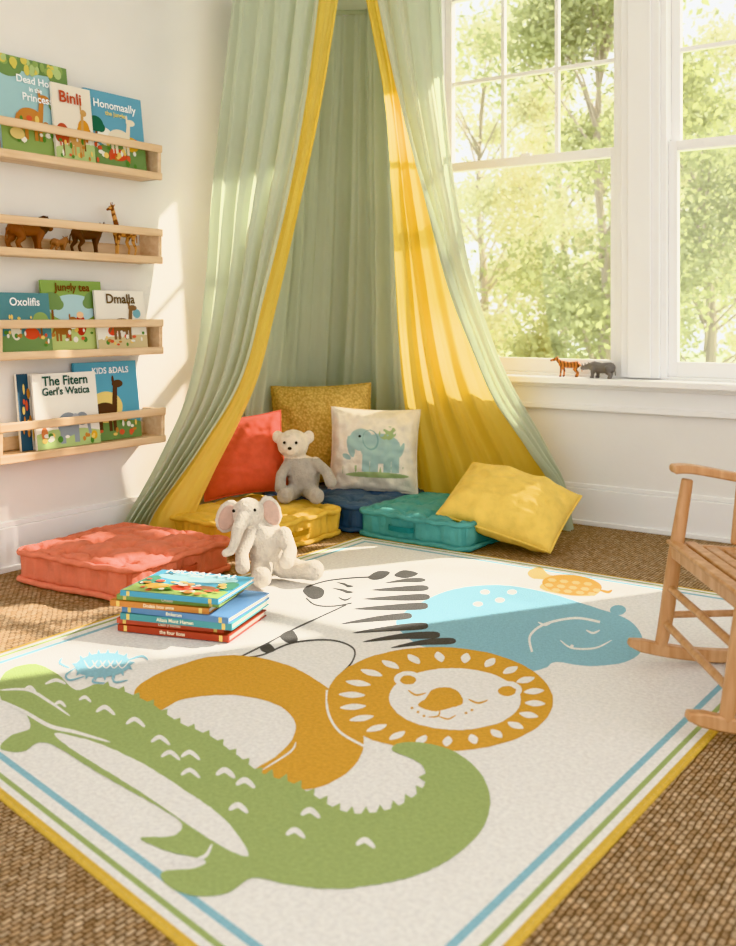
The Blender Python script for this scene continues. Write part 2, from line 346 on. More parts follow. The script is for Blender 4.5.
# ================================================================= TOY ANIMALS
m_black = mat('toy_black', '#15120F', .3)
def quad(name, pos, heading, S, col, kind, stripes=None):
    k = dict(leg=.40, body=.115, neck=((.28, .46), (.42, .60)), nr=.075, head=.2, hr=.06, tail=.3, lr=.032, belly=.105)
    if kind == 'giraffe': k.update(leg=.55, neck=((.22, .62), (.40, 1.12)), nr=.06, head=.15, hr=.05, body=.11, lr=.028)
    if kind == 'rhino': k.update(leg=.30, body=.17, neck=((.3, .34), (.42, .34)), nr=.13, head=.24, hr=.10, belly=.165, lr=.055)
    if kind in ('lion', 'bear'): k.update(leg=.33, body=.12, neck=((.28, .38), (.38, .46)), nr=.12, head=.12, hr=.09, lr=.042)
    z = k['leg']; P = []
    P.append([(-.27, 0, z+.02, k['body']), (0, 0, z, k['belly']), (.24, 0, z+.03, k['body']*1.02)])
    (nx, nz), (hx, hz) = k['neck']
    P.append([(.2, 0, z+.04, k['body']*.9), (nx, 0, nz, k['nr']*1.1), (hx, 0, hz, k['nr']*.75)])
    P.append([(hx, 0, hz+.01, k['hr']), (hx+k['head']*.5, 0, hz-.03, k['hr']*.8), (hx+k['head'], 0, hz-.06, k['hr']*.6)])
    for s in (-1, 1):
        y = s*k['body']*.6; st = .04*s
        P.append([(.23, y, z-.02, k['lr']*1.9), (.22+st, y, z*.5, k['lr']*1.1), (.23+st, y, z*.25, k['lr']*.9), (.23+st, y, .03, k['lr']*.95), (.25+st, y, .025, k['lr']*1.1)])
        P.append([(-.26, y, z-.01, k['lr']*2.3), (-.2-st, y, z*.62, k['lr']*1.5), (-.30-st, y, z*.36, k['lr']*.95), (-.27-st, y, .04, k['lr']*.9), (-.25-st, y, .025, k['lr']*1.1)])
        P.append([(hx-.02, s*k['hr']*.7, hz+k['hr']*.8, .018), (hx-.03, s*k['hr']*1.1, hz+k['hr']*1.35, .014)])
        if kind == 'giraffe': P.append([(hx+.02, s*.02, hz+.05, .012), (hx+.02, s*.025, hz+.11, .014)])
    P.append([(-.36, 0, z+.06, .02), (-.43, 0, z-.05, .014), (-.44, 0, z-.2, .018)])
    if kind == 'rhino':
        P.append([(hx+k['head']*.95, 0, hz-.02, .035), (hx+k['head']*1.1, 0, hz+.1, .008)]); P.append([(hx+k['head']*.6, 0, hz+.05, .025), (hx+k['head']*.65, 0, hz+.12, .008)])
    if kind == 'lion': P.append(('e', (hx-.02, 0, hz+.0), (.1, .14, .15)))
    M = Matrix.Translation(pos) @ Matrix.Rotation(heading, 4, 'Z') @ Matrix.Scale(S, 4)
    def ex(mb, M):
        for s in (-1, 1): mb.ball((hx+k['head']*.35, s*k['hr']*.72, hz+.02), .013, 1, M, 6)
    mats = [mat('toy_'+name, col, .5), m_black, mat('toy_mark_'+name, stripes or '#2a2018', .5)]
    fn = None
    if stripes:
        if kind == 'giraffe': fn = lambda c: 2 if (noise.noise(Vector((c.x*11, c.y*11, c.z*11))) > .05 and c.z > .25) else 0
        elif kind == 'lion': fn = lambda c: 2 if (c.x-hx+.04)**2+(c.z-hz)**2 < .03 and c.x < hx+.02 else 0
        else: fn = lambda c: 2 if (sin(c.x*55+sin(c.z*20)*1.2) > .45 and c.z > .3*k['leg']) or c.z < .04 else 0
    return blob(name, P, .012, mats, M, fn, 2, ex)
hy = radians(90)
s2 = SH[1][0]+.0285
def onshelf(px): p = wl(px, 250, .065); return (p.x, p.y, s2)
quad('toy_lion', onshelf(27), hy+.1, .26, '#8A5128', 'lion', '#4A2A16')
quad('toy_lion_cub', onshelf(59), hy+.3, .13, '#A9774C', 'bear')
quad('toy_horse', onshelf(87), hy, .22, '#5A3620', 'horse')
quad('toy_giraffe', onshelf(124), -hy+.1, .20, '#D9A25E', 'giraffe', '#7E4720')
p = wb(569, 373, -.07); quad('toy_tiger', (p.x, p.y, .776), pi+.15, .155, '#C88045', 'horse', '#6B4326')
p = wb(602, 375, -.07); quad('toy_rhinoceros', (p.x, p.y, .776), pi-.1, .17, '#7E7872', 'rhino')

# ================================================================= CANOPY
m_green = mat('sage_linen', '#D6DDCA', .9, .25, 350, .05, 3, transl=.44, bd=.003, tcol='#E2E8D2')
m_yel = mat('yellow_linen', '#F5D880', .9, .25, 350, .05, 3, transl=.58, bd=.003, tcol='#FDE384')
def sheet(name, cols, mt, nf, amp, ns=200, nt_=70, ph=0, top=.55, thick=0):
    cc = []
    for c in cols:
        P = catmull([at(*q) for q in c], 12); 
        d = [0]
        for a, b_ in zip(P[:-1], P[1:]): d.append(d[-1]+(b_-a).length)
        out = []; j = 0
        for i in range(nt_+1):
            tt = d[-1]*i/nt_
            while j < len(d)-2 and d[j+1] < tt: j += 1
            f = (tt-d[j])/max(1e-9, d[j+1]-d[j]); out.append(P[j].lerp(P[j+1], f))
        cc.append(out)
    vs = []; fs = []
    for i in range(nt_+1):
        t = i/nt_
        pts = [c[i] for c in cc]
        k = len(pts)-1
        line = catmull(pts, 24) if k > 1 else [pts[0].lerp(pts[1], q/24) for q in range(25)]
        m_ = len(line)-1
        for j in range(ns+1):
            s = j/ns; u = s*m_; a = min(int(u), m_-1); p = line[a].lerp(line[a+1], u-a)
            tg = (line[a+1]-line[a]); tg.z = 0; tg.normalize(); nr = Vector((tg.y, -tg.x, 0))
            w = 2*pi*nf*(s+.07*noise.noise(Vector((s*4, t*1.2, ph))))+ph
            A = amp*(top+(1-top)*t)*(.7+.8*noise.noise(Vector((s*7, t*1.3, ph+3))))
            disp = A*(sin(w)+.32*sin(2*w+1+t*2)+.18*sin(3.1*w+t*4))+.008*noise.noise(Vector((p.x*7, p.y*7, p.z*3)))
            edge = min(1, s*8+.25, (1-s)*8+.25)
            p = p+nr*disp*edge
            p.x = max(p.x, .035); p.y = min(p.y, -.04 if p.z > .85 or p.z < .55 else -.05); p.z = max(p.z, .004)
            vs.append(p)
    for i in range(nt_):
        for j in range(ns):
            a = i*(ns+1)+j; fs.append((a, a+1, a+ns+2, a+ns+1))
    mb = MB(); mb.add(vs, fs); o = mb.build(name, [mt], True, angle=180, fixn=False)
    return o
canopy = bpy.data.objects.new('play_canopy', None); COL.objects.link(canopy)
T = -25
parts = []
parts.append(sheet('drape_left', [
    [(236, T, 5.15), (222, 100, 5.15), (212, 200, 5.12), (206, 300, 5.05), (190, 390, 4.93), (160, 460, 4.82), (124, 525, 4.74), (118, 547, 4.735)],
    [(275, T, 5.0), (263, 100, 5.0), (248, 200, 4.98), (236, 300, 4.93), (216, 390, 4.86), (176, 465, 4.78), (138, 525, 4.72), (132, 548, 4.71)],
    [(322, T, 4.9), (306, 100, 4.9), (288, 200, 4.88), (264, 300, 4.85), (242, 380, 4.82), (200, 450, 4.77), (154, 515, 4.72), (146, 548, 4.7)]], m_green, 5.2, .048, ph=1))
parts.append(sheet('drape_lining_left', [
    [(318, T, 4.905), (304, 100, 4.905), (286, 200, 4.885), (262, 300, 4.86), (240, 380, 4.83), (198, 450, 4.785), (152, 515, 4.735), (144, 548, 4.715)],
    [(342, T, 4.93), (322, 100, 4.94), (301, 200, 4.95), (278, 300, 4.97), (259, 375, 4.98), (238, 425, 4.96), (215, 470, 4.92), (195, 515, 4.86), (190, 541, 4.82)]], m_yel, 1.6, .014, ph=2, ns=70))
parts.append(sheet('drape_back', [
    [(262, 0, 5.3), (262, 150, 5.35), (258, 300, 5.4), (245, 420, 5.45), (235, 515, 5.45)],
    [(300, 14, 5.6), (298, 150, 5.65), (292, 300, 5.75), (285, 420, 5.8), (280, 505, 5.8)],
    [(352, 14, 5.78), (350, 150, 5.85), (348, 300, 5.95), (345, 420, 5.98), (345, 500, 5.98)],
    [(402, 8, 5.6), (404, 150, 5.65), (408, 300, 5.7), (418, 420, 5.72), (425, 505, 5.72)]], m_green, 9, .055, ns=320, ph=.4, top=.7))
parts.append(sheet('drape_lining_right', [
    [(361, T, 4.95), (383, 90, 5.15), (389, 150, 5.3), (394, 250, 5.4), (398, 330, 5.45), (404, 400, 5.48), (414, 470, 5.5), (418, 516, 5.5)],
    [(378, T, 4.96), (399, 90, 5.1), (412, 180, 5.25), (430, 290, 5.35), (452, 390, 5.4), (485, 470, 5.35), (505, 520, 5.33)],
    [(396, T, 4.98), (414, 90, 5.05), (440, 190, 5.12), (468, 290, 5.2), (508, 390, 5.22), (550, 460, 5.2), (574, 527, 5.19)]], m_yel, 5, .040, ph=3, top=.3))
parts.append(sheet('drape_right', [
    [(372, T, 4.9), (396, 90, 4.93), (422, 190, 4.97), (452, 290, 5.0), (490, 390, 5.03), (532, 452, 5.04), (556, 486, 5.05), (566, 531, 5.06)],
    [(405, T, 4.93), (420, 90, 4.98), (438, 190, 5.04), (462, 290, 5.08), (498, 380, 5.1), (537, 444, 5.1), (558, 482, 5.1), (568, 529, 5.1)],
    [(440, T, 5.0), (444, 90, 5.08), (455, 190, 5.14), (472, 280, 5.16), (504, 370, 5.16), (540, 434, 5.15), (560, 478, 5.13), (570, 528, 5.12)]], m_green, 3.2, .036, ph=.7, top=.9))
HC = Vector((.60, -.70, 2.84))
b = MB(); b.tube([HC+Vector((cos(t)*.46, sin(t)*.46, 0)) for t in [2*pi*i/48 for i in range(48)]], .014, 0, 10, closed=True); b.tube([HC+Vector((0, 0, .30)), (HC.x, HC.y, CE)], .004, 0, 6)
vs = []; fs = []
for i in range(9):
    for j in range(96):
        t = i/8; r = .46*t**1.3+.02; th = 2*pi*j/96; rr = r+.012*sin(j*1.2)*t
        vs.append((HC.x+rr*cos(th), HC.y+rr*sin(th), HC.z+.32*(1-t)))
for i in range(8):
    for j in range(96): fs.append((i*96+j, i*96+(j+1) % 96, (i+1)*96+(j+1) % 96, (i+1)*96+j))
b.add(vs, fs)
parts.append(b.build('canopy_hoop_and_crown', [m_green], True, angle=120))
for o in parts: o.parent = canopy

# ================================================================= FLOOR CUSHIONS
def tufted(name, cx, cy, sx, sy, h, rot, z0, mt, mdark, nt_=3, handle=None, sag=0, seed=0):
    n = 84; half = Vector((sx/2, sy/2, h/2)); r = h*.30
    vs = []; fs = []
    for ax in range(3):
        for sg in (-1, 1):
            o = len(vs)
            for i in range(n+1):
                for j in range(n+1):
                    a = -1+2*i/n; c = -1+2*j/n
                    p = [0, 0, 0]; p[ax] = sg; p[(ax+1) % 3] = a; p[(ax+2) % 3] = c
                    vs.append(Vector((p[0]*half.x, p[1]*half.y, p[2]*half.z)))
            for i in range(n):
                for j in range(n):
                    q = [o+i*(n+1)+j, o+(i+1)*(n+1)+j, o+(i+1)*(n+1)+j+1, o+i*(n+1)+j+1]
                    fs.append(q if sg > 0 else q[::-1])
    g = [(i+.5)/nt_*2-1 for i in range(nt_)]
    tp = [(a, c) for a in g for c in g]
    def topz(x, y):
        fx, fy = x/half.x, y/half.y; dm = 0
        for (a, c) in tp:
            ddx = (fx-a)*half.x; ddy = (fy-c)*half.y
            rr = ddx**2+ddy**2; an = math.atan2(ddy, ddx)
            dm += .022*math.exp(-rr/.0006)+.018*math.exp(-rr/.0045)+.004*cos(an*8+a*9+c*5+seed)*math.exp(-((rr**.5-.04)/.025)**2)
        for a in g:
            for (u_, hh_) in ((fx, half.x), (fy, half.y)):
                dm += .008*math.exp(-((u_-a)*hh_)**2/.00016)
        crown = .018*(1-fx*fx)*(1-fy*fy)
        ridge = .006*noise.noise(Vector((x*14+seed, y*14, 0)))+.004*noise.noise(Vector((x*40, y*40, seed)))
        return crown-dm+ridge+.012
    out = []
    for p in vs:
        q = Vector([max(-(half[k]-r), min(half[k]-r, p[k])) for k in range(3)])
        d = p-q
        if d.length > 1e-9: d = d.normalized()*r
        s = q+d
        fx, fy = s.x/half.x, s.y/half.y
        w = max(0, min(1, (s.z/half.z)*2-.6)); 
        if s.z > 0: s.z += w*topz(s.x, s.y)
        side = max(0, 1-abs(s.z/half.z)**2)
        onx = abs(fx) > .93; ony = abs(fy) > .93
        if onx: s.x += math.copysign(1, fx)*side*(.007*cos(fy*pi*nt_*1.0+pi)-.004+.012*noise.noise(Vector((s.y*34, s.z*7, seed))))
        if ony: s.y += math.copysign(1, fy)*side*(.007*cos(fx*pi*nt_*1.0+pi)-.004+.012*noise.noise(Vector((s.x*34, s.z*7, seed))))
        out.append(s)
    mb = MB(); M = Matrix.Translation((cx, cy, z0+h/2)) @ Matrix.Rotation(rot, 4, 'Z')
    mb.add(out, fs, 0, M)
    for zz in (h*.40, -h*.40):
        loop = []
        rr = .05; k = 10
        for (qx, qy, a0) in ((1, 1, 0), (-1, 1, pi/2), (-1, -1, pi), (1, -1, 3*pi/2)):
            for i in range(k+1):
                a = a0+pi/2*i/k; loop.append(Vector((qx*(half.x-rr)+(rr+.002)*cos(a), qy*(half.y-rr)+(rr+.002)*sin(a), zz)))
        dense = []
        for i in range(len(loop)):
            a = loop[i]; c = loop[(i+1) % len(loop)]; kk = max(1, int((c-a).length/.010))
            for q in range(kk):
                pp = a.lerp(c, q/kk); pp.z += .008*noise.noise(pp*18); dense.append(pp)
        mb.tube(dense, [.0125+.002*noise.noise(pp*60) for pp in dense], 0, 8, M, closed=True)
    for (a, c) in tp: mb.ball((a*half.x, c*half.y, half.z+topz(a*half.x, c*half.y)+.002), (.011, .011, .005), 1, M, 8)
    if handle:
        (ax_, sg, off) = handle
        pts = [(-.07, 0), (-.062, .018), (-.03, .024), (.03, .024), (.062, .018), (.07, 0)]
        P = []
        for a, c in pts:
            P.append((off+a, sg*(half.y-.004+c), .0) if ax_ == 'y' else (sg*(half.x-.004+c), off+a, .0))
        mb.sweep(catmull(P, 4), .024, .004, (0, 0, 1), 1, M)
    ob = mb.build(name, [mt, mdark], True, angle=70, fixn=False)
    bm = bmesh.new(); bm.from_mesh(ob.data); bmesh.ops.remove_doubles(bm, verts=bm.verts, dist=.0002); bm.to_mesh(ob.data); bm.free()
    return ob
def fab(name, hx): return mat(name, hx, .95, .6, 140, .12, 18, sheen=.1, bd=.005, spec=.1)
tufted('coral_floor_cushion', .485, -2.10, .64, .62, .14, radians(4), .002, fab('coral_cotton', '#E5886E'), fab('coral_dark', '#BE5F4A'), 4, ('x', 1, 0), seed=1)
tufted('mustard_floor_cushion', .455, -1.255, .60, .64, .14, 0, .002, fab('mustard_cotton', '#E8C060'), fab('mustard_dark', '#B98B30'), 3, ('x', 1, -.02), seed=4)
tufted('navy_floor_cushion', .50, -.575, .66, .62, .14, 0, .002, fab('navy_cotton', '#5B7089'), fab('navy_dark', '#2F465E'), 3, seed=8)
tufted('teal_floor_cushion', 1.165, -.635, .62, .60, .14, radians(-2), .002, fab('teal_cotton', '#64A5A0'), fab('teal_dark', '#3A7F7E'), 4, ('y', -1, -.05), seed=12)

# ================================================================= PILLOWS
def pillow(name, M, w, h, t, mats, colfn=None, n=90, seed=0, piping=True, pinch=.08):
    vs = []; fs = []; ms = []
    for side in (1, -1):
        o = len(vs)
        for i in range(n+1):
            for j in range(n+1):
                u = -1+2*i/n; v = -1+2*j/n
                th = t/2*(max(0, (1-abs(u)**2.4)*(1-abs(v)**2.4)))**.5
                x = w/2*u*(1-pinch*(1-v*v)*abs(u)); y = h/2*v*(1-pinch*(1-u*u)*abs(v))
                wr = .012*noise.noise(Vector((u*3, v*3, seed)))+.008*noise.noise(Vector((u*6+side, v*6, seed)))
                wr += .006*sin(10*(abs(u)-abs(v)))*max(0, (max(abs(u), abs(v))-.5))*2
                e = min(1, (1-max(abs(u), abs(v)))*6)
                vs.append((x, y, side*th+wr*e))
        for i in range(n):
            for j in range(n):
                q = [o+i*(n+1)+j, o+(i+1)*(n+1)+j, o+(i+1)*(n+1)+j+1, o+i*(n+1)+j+1]
                fs.append(q if side > 0 else q[::-1])
                ms.append(colfn(-1+2*(i+.5)/n, -1+2*(j+.5)/n) if (colfn and side > 0) else 0)
    mb = MB(); mb.add(vs, fs, ms, M)
    if piping:
        loop = [(i/10, -1) for i in range(-10, 10)]+[(1, i/10) for i in range(-10, 10)]+[(-i/10, 1) for i in range(-10, 10)]+[(-1, -i/10) for i in range(-10, 10)]
        mb.tube([(w/2*u*(1-pinch*(1-v*v)*abs(u)), h/2*v*(1-pinch*(1-u*u)*abs(v)), 0) for u, v in loop], .006, 0, 8, M, closed=True)
    ob = mb.build(name, mats, True, angle=80, fixn=False)
    bm = bmesh.new(); bm.from_mesh(ob.data); bmesh.ops.remove_doubles(bm, verts=bm.verts, dist=.0002); bm.to_mesh(ob.data); bm.free()
    return ob
ZC = .155
nb = -Fw
def pm(px, py_base, D, n, lean, w, h, roll=0, z=ZC):
    p = at(px, py_base, D); p.z = z
    M = facing(p, n, lean)
    return M @ Matrix.Translation((0, h/2*abs(cos(roll))+w/2*abs(sin(roll))*.9, 0)) @ Matrix.Rotation(roll, 4, 'Z')
pillow('coral_pillow', pm(244, 505, 5.12, (nb+Vector((.35, -.1, 0))), .3, .44, .42, .10), .44, .42, .22, [fab('red_coral', '#DB6C58')], seed=3)
mk = bpy.data.materials.new('mustard_knit'); mk.use_nodes = True; nt = mk.node_tree; N = nt.nodes; L = nt.links; bs = N['Principled BSDF']
tc = N.new('ShaderNodeTexCoord'); vo = N.new('ShaderNodeTexVoronoi'); vo.inputs['Scale'].default_value = 75; L.new(tc.outputs['Object'], vo.inputs['Vector'])
rp = N.new('ShaderNodeValToRGB'); rp.color_ramp.elements[0].color = lin('#E0BE76'); rp.color_ramp.elements[1].color = lin('#B39454'); rp.color_ramp.elements[1].position = .8
bp = N.new('ShaderNodeBump'); bp.inputs['Strength'].default_value = .8; bp.inputs['Distance'].default_value = .006; bp.invert = True
L.new(vo.outputs['Distance'], rp.inputs[0]); L.new(rp.outputs[0], bs.inputs['Base Color']); L.new(vo.outputs['Distance'], bp.inputs['Height']); L.new(bp.outputs[0], bs.inputs['Normal']); bs.inputs['Roughness'].default_value = .9
pillow('mustard_knit_pillow', pm(323, 480, 5.56, nb+Vector((.1, 0, 0)), .16, .56, .55, .03), .56, .55, .20, [mk], seed=5, pinch=.05)
def inE(u, v, cx, cy, rx, ry, rot=0):
    a = (u-cx)*cos(rot)+(v-cy)*sin(rot); b_ = -(u-cx)*sin(rot)+(v-cy)*cos(rot); return (a/rx)**2+(b_/ry)**2 < 1
def eleph(u, v):
    if inE(u, v, -.33, .30, .03, .03): return 3
    if inE(u, v, .30, .40, .2, .17, .3) and noise.noise(Vector((u*9, v*9, 0))) > -.1: return 2
    if inE(u, v, -.08, .22, .18, .25, .2) and not inE(u, v, -.09, .23, .155, .22, .2): return 4
    if inE(u, v, .16, .02, .46, .36) or inE(u, v, -.30, .22, .27, .27): return 1
    if inE(u, v, -.53, .05, .085, .26, .2) or inE(u, v, -.62, -.19, .11, .06, -.5): return 1
    for cx in (-.16, .02, .32, .50):
        if abs(u-cx) < .085 and -.55 < v < .0: return 1
    if inE(u, v, .64, .0, .05, .18, -.3): return 1
    if inE(u, v, .1, -.62, .72, .07) or (abs(v+.5) < .1 and noise.noise(Vector((u*14, v*3, 2))) > .28 and abs(u) < .7): return 2
    return 0
pillow('elephant_print_pillow', pm(374, 492, 5.36, nb+Vector((-.05, 0, 0)), .2, .48, .45, -.03, .142), .48, .45, .18,
       [fab('cream_cotton', '#EDE2CF'), mat('print_blue', '#A4BDB6', .9), mat('print_green', '#A6B684', .9), m_black, mat('print_blue_dark', '#86A6A0', .9)], eleph, n=200, seed=6, pinch=.06)
cpos = Vector((1.555, -.680, .195))
nrm = Vector((.25, -.50, .86)).normalized(); xr = (Rt*1.0+Vector((.0, 0, -.45)))
xr = (xr-nrm*xr.dot(nrm)).normalized(); yr = nrm.cross(xr)
Mp = Matrix(((xr.x, yr.x, nrm.x, cpos.x), (xr.y, yr.y, nrm.y, cpos.y), (xr.z, yr.z, nrm.z, cpos.z), (0, 0, 0, 1))) @ Matrix.Rotation(radians(-16), 4, 'Z')
pillow('yellow_pillow', Mp, .57, .40, .27, [fab('yellow_cotton', '#F0CE70')], seed=11, pinch=.03)

# ================================================================= PLUSH TOYS
def lf(origin, yaw=0):
    r = Rt.copy(); v = -Fw
    M = Matrix(((r.x, v.x, 0, origin[0]), (r.y, v.y, 0, origin[1]), (0, 0, 1, origin[2]), (0, 0, 0, 1)))
    return M @ Matrix.Rotation(yaw, 4, 'Z')
m_plc = mat('plush_cream', '#EBDDC9', 1, .9, 120, .12, 30, sheen=.4, bd=.008)
m_plg = mat('plush_taupe', '#B8AFA2', 1, .9, 120, .14, 30, sheen=.4, bd=.008)
m_ple = mat('plush_elephant_beige', '#E4DACB', 1, .9, 120, .14, 30, sheen=.3, bd=.010)
m_plp = mat('plush_inner_ear', '#D3B3A3', 1, .6, 120, .1, 30, bd=.006)
o = at(302, 497, 5.12); o.z = .158
P = [('e', (.01, 0, .12), (.088, .075, .11)), ('e', (-.045, .01, .282), (.084, .075, .078)), ('e', (-.05, .07, .262), (.042, .032, .034)),
     [(-.045, 0, .2, .05), (0, 0, .15, .07)],
     ('e', (-.125, .0, .318), (.030, .018, .036)), ('e', (.035, .0, .318), (.030, .018, .036)),
     [(-.06, .02, .19, .032), (-.1, .06, .13, .028), (-.1, .09, .07, .03)], [(.07, .02, .19, .032), (.13, .05, .15, .028), (.155, .08, .10, .032)],
     [(-.04, .03, .045, .045), (-.06, .12, .04, .036), (-.065, .17, .045, .042)], [(.05, .03, .045, .045), (.08, .12, .04, .036), (.09, .165, .045, .042)]]
def ex(mb, M):
    for s in (-1, 1): mb.ball((-.05+s*.03, .080, .298), .0075, 2, M, 6)
    mb.ball((-.05, .103, .272), (.011, .007, .008), 2, M, 6)
blob('plush_bear', P, .006, [m_plc, m_plg, m_black], lf(o, .05), lambda c: 0 if c.z > .213 else 1, 4, ex)
o = at(269, 580, 4.13); o.z = .014
P = [('e', (-.005, -.01, .122), (.082, .075, .115)), ('e', (-.085, .02, .275), (.064, .066, .064)), [(-.065, 0, .215, .05), (-.025, 0, .17, .065)],
     ('e', (-.168, -.0, .258), (.052, .018, .074), Matrix.Rotation(.35, 4, 'Y')), ('e', (.005, -.0, .275), (.048, .018, .072), Matrix.Rotation(-.35, 4, 'Y')),
     [(-.105, .07, .26, .034), (-.125, .11, .225, .027), (-.135, .13, .18, .021), (-.15, .15, .15, .019), (-.17, .16, .145, .018)],
     [(-.075, .03, .195, .034), (-.11, .09, .13, .028), (-.105, .13, .08, .031)], [(.06, .03, .185, .034), (.085, .09, .13, .030), (.07, .14, .10, .032)],
     [(-.03, .03, .05, .05), (-.03, .13, .042, .037), (-.03, .18, .05, .043)], [(.06, .02, .05, .05), (.14, .07, .045, .038), (.18, .10, .052, .044)],
     [(.07, -.06, .08, .012), (.11, -.09, .06, .01)]]
def ex2(mb, M):
    for s in (-1, 1): mb.ball((-.100+s*.042, .078 if s < 0 else .070, .295), .007, 2, M, 6)
    for (x_, z_, r_) in ((-.170, .256, .35), (.009, .272, -.35)):
        mb.ball((0, 0, 0), (.034, .006, .054), 1, M @ Matrix.Translation((x_, .0155, z_)) @ Matrix.Rotation(r_, 4, 'Y'), 10)
blob('plush_elephant', P, .006, [m_ple, m_plp, m_black], lf(o, -.1), lambda c: 0, 4, ex2)

# ================================================================= BOOK STACK
P0 = Vector((1.05, -2.64, 0)); P1 = Vector((1.43, -2.52, 0)); dx = (P1-P0).normalized(); dy = Vector((-dx.y, dx.x, 0))
z = .0135; mb = MB(); mats = []
stack = [('#AE4C38', .42, .31, .022, 0, 0), ('#CE6650', .40, .31, .018, .03, -.01), ('#5C9EA0', .42, .31, .022, .0, .01), ('#6A8FB5', .41, .32, .02, -.035, .01), ('#CF8A4C', .37, .30, .02, .03, -.03), ('#8FAA62', .38, .30, .018, .05, -.01), ('#5AA3BE', .37, .29, .018, .0, .01)]
tt = ['the four lions', 'Dalin y bambu', 'Alissa Mont Hamen', 'Emkarom', 'Dodals Ivoo onne', 'Ondela']
for i, (c, w, d, t, rot, off) in enumerate(stack):
    O = P0+dx*(off+.005)+dy*(.01*((i % 2)))
    M = Matrix(((dx.x, dy.x, 0, O.x), (dx.y, dy.y, 0, O.y), (0, 0, 1, z), (0, 0, 0, 1))) @ Matrix.Rotation(rot, 4, 'Z')
    def mi(hx):
        m_ = hexmat(hx)
        if m_ not in mats: mats.append(m_)
        return mats.index(m_)
    k = mi(c); pg = mi('#F3EAD8')
    mb.box((0, 0, 0), (w, d, .003), k, M); mb.box((0, 0, t-.003), (w, d, t), k, M); mb.box((0, -.003, 0), (w, .003, t), k, M)
    mb.box((.005, .003, .003), (w-.005, d-.005, t-.003), pg, M)
    for xx in (.03, w-.03): mb.box((xx-.006, -.0038, .001), (xx+.006, -.003, t-.001), mi('#F2D27A'), M)
    if i < 6:
        v, f = textmesh(tt[i], t*.8)
        mb.add([(a[0]+w*.5, -.0042, a[1]+t*.28) for a in v], f, mi('#FFF3D0'), M)
    else:
        zz = t+.0006; sc = [(G1, hill(.35, .4, .3)), ('#B5DAE0', ell(.5, .75, .42, .18)), ('#D8553A', ell(.5, .3, .12, .12)), ('#F0C48A', ell(.52, .46, .06, .06)), ('#8B6246', ell(.72, .35, .13, .1)), ('#E3B23E', ell(.25, .3, .12, .1)), ('#4F8B73', ell(.9, .5, .1, .2)), ('#4F8B73', ell(.08, .5, .09, .2))]+dots(20, 40, FL, .05, .5, .035)
        for hx, Q in sc:
            mb.poly([(min(max(a, .01), .99)*w, min(max(c_, .01), .99)*d, zz) for a, c_ in Q], mi(hx), M); zz += .00015
        for body, sz, a, c_ in (('MIUSALAAL', .055, .5, .8), ('tales', .03, .5, .7)):
            v, f = textmesh(body, sz); mb.add([(q[0]+a*w, q[1]+c_*d, zz+.0003) for q in v], f, mi('#FFFFFF'), M)
    z += t+.0004
mb.build('picture_book_stack', mats, False, fixn=False)

# ================================================================= RUG
def pile(name, hx): return mat(name, hx, 1, .8, 190, .11, 90, sheen=.05, bd=.006, spec=.03)
RM = [pile('rug_cream', '#F4F2EE'), pile('rug_green', '#AABB7C'), pile('rug_mustard', '#DFAC52'), pile('rug_blue', '#98C6D4'), pile('rug_charcoal', '#605E5A'), pile('rug_yellow_edge', '#E0BC5C'), pile('rug_pale_yellow', '#EBD08A')]
Q = [Vector((.908, -3.421, 0)), Vector((2.942, -3.823, 0)), Vector((3.012, -.955, 0)), Vector((.872, -.945, 0))]
def inset(Q, d):
    out = []; n = len(Q)
    for i in range(n):
        p0, p1, p2 = Q[i-1], Q[i], Q[(i+1) % n]
        a = (p1-p0).normalized(); c = (p2-p1).normalized(); na = Vector((-a.y, a.x, 0)); nc = Vector((-c.y, c.x, 0))
        bis = (na+nc); out.append(p1+bis*(d/(1+na.dot(nc))))
    return out
rb = MB(); ZT = .010
top = inset(Q, .005)
vs = [(p.x, p.y, .0005) for p in Q]+[(p.x, p.y, ZT-.004) for p in Q]+[(p.x, p.y, ZT) for p in top]
fs = [(3, 2, 1, 0)]+[(i, (i+1) % 4, 4+(i+1) % 4, 4+i) for i in range(4)]+[(4+i, 4+(i+1) % 4, 8+(i+1) % 4, 8+i) for i in range(4)]
rb.add(vs, fs, 5); rb.add([(p.x, p.y, ZT) for p in top], [(0, 1, 2, 3)], 0)
def ring(d0, d1, m_, z):
    a = inset(Q, d0); c = inset(Q, d1)
    rb.add([(p.x, p.y, z) for p in a+c], [(i, (i+1) % 4, 4+(i+1) % 4, 4+i) for i in range(4)], m_)
ring(.005, .018, 5, ZT+.0002); ring(.036, .050, 1, ZT+.0002); ring(.080, .098, 3, ZT+.0002)
LAY = [0]
def R(P, m_, sm=True, n=5, jit=.5):
    LAY[0] += 1
    z = ZT+.0002+LAY[0]*.00001
    P = [Vector((p[0], p[1], 0)) for p in P]
    if sm: P = catmull(P, n, True)
    pts = []
    K = len(P)
    for i in range(K):
        a, c = P[i], P[(i+1) % K]; d = (c-a).length; kk = max(1, int(d/4))
        for q in range(kk):
            v = a.lerp(c, q/kk); jj = jit*min(1, (v.y-500)/250)
            v = v+Vector((noise.noise(v*.35), noise.noise(v*.35+Vector((9, 9, 9))), 0))*jj*1.6; pts.append(v)
    pts = [flo(p.x, p.y, z) for p in pts]
    for p in pts: p.z = z
    rb.poly(pts, m_)
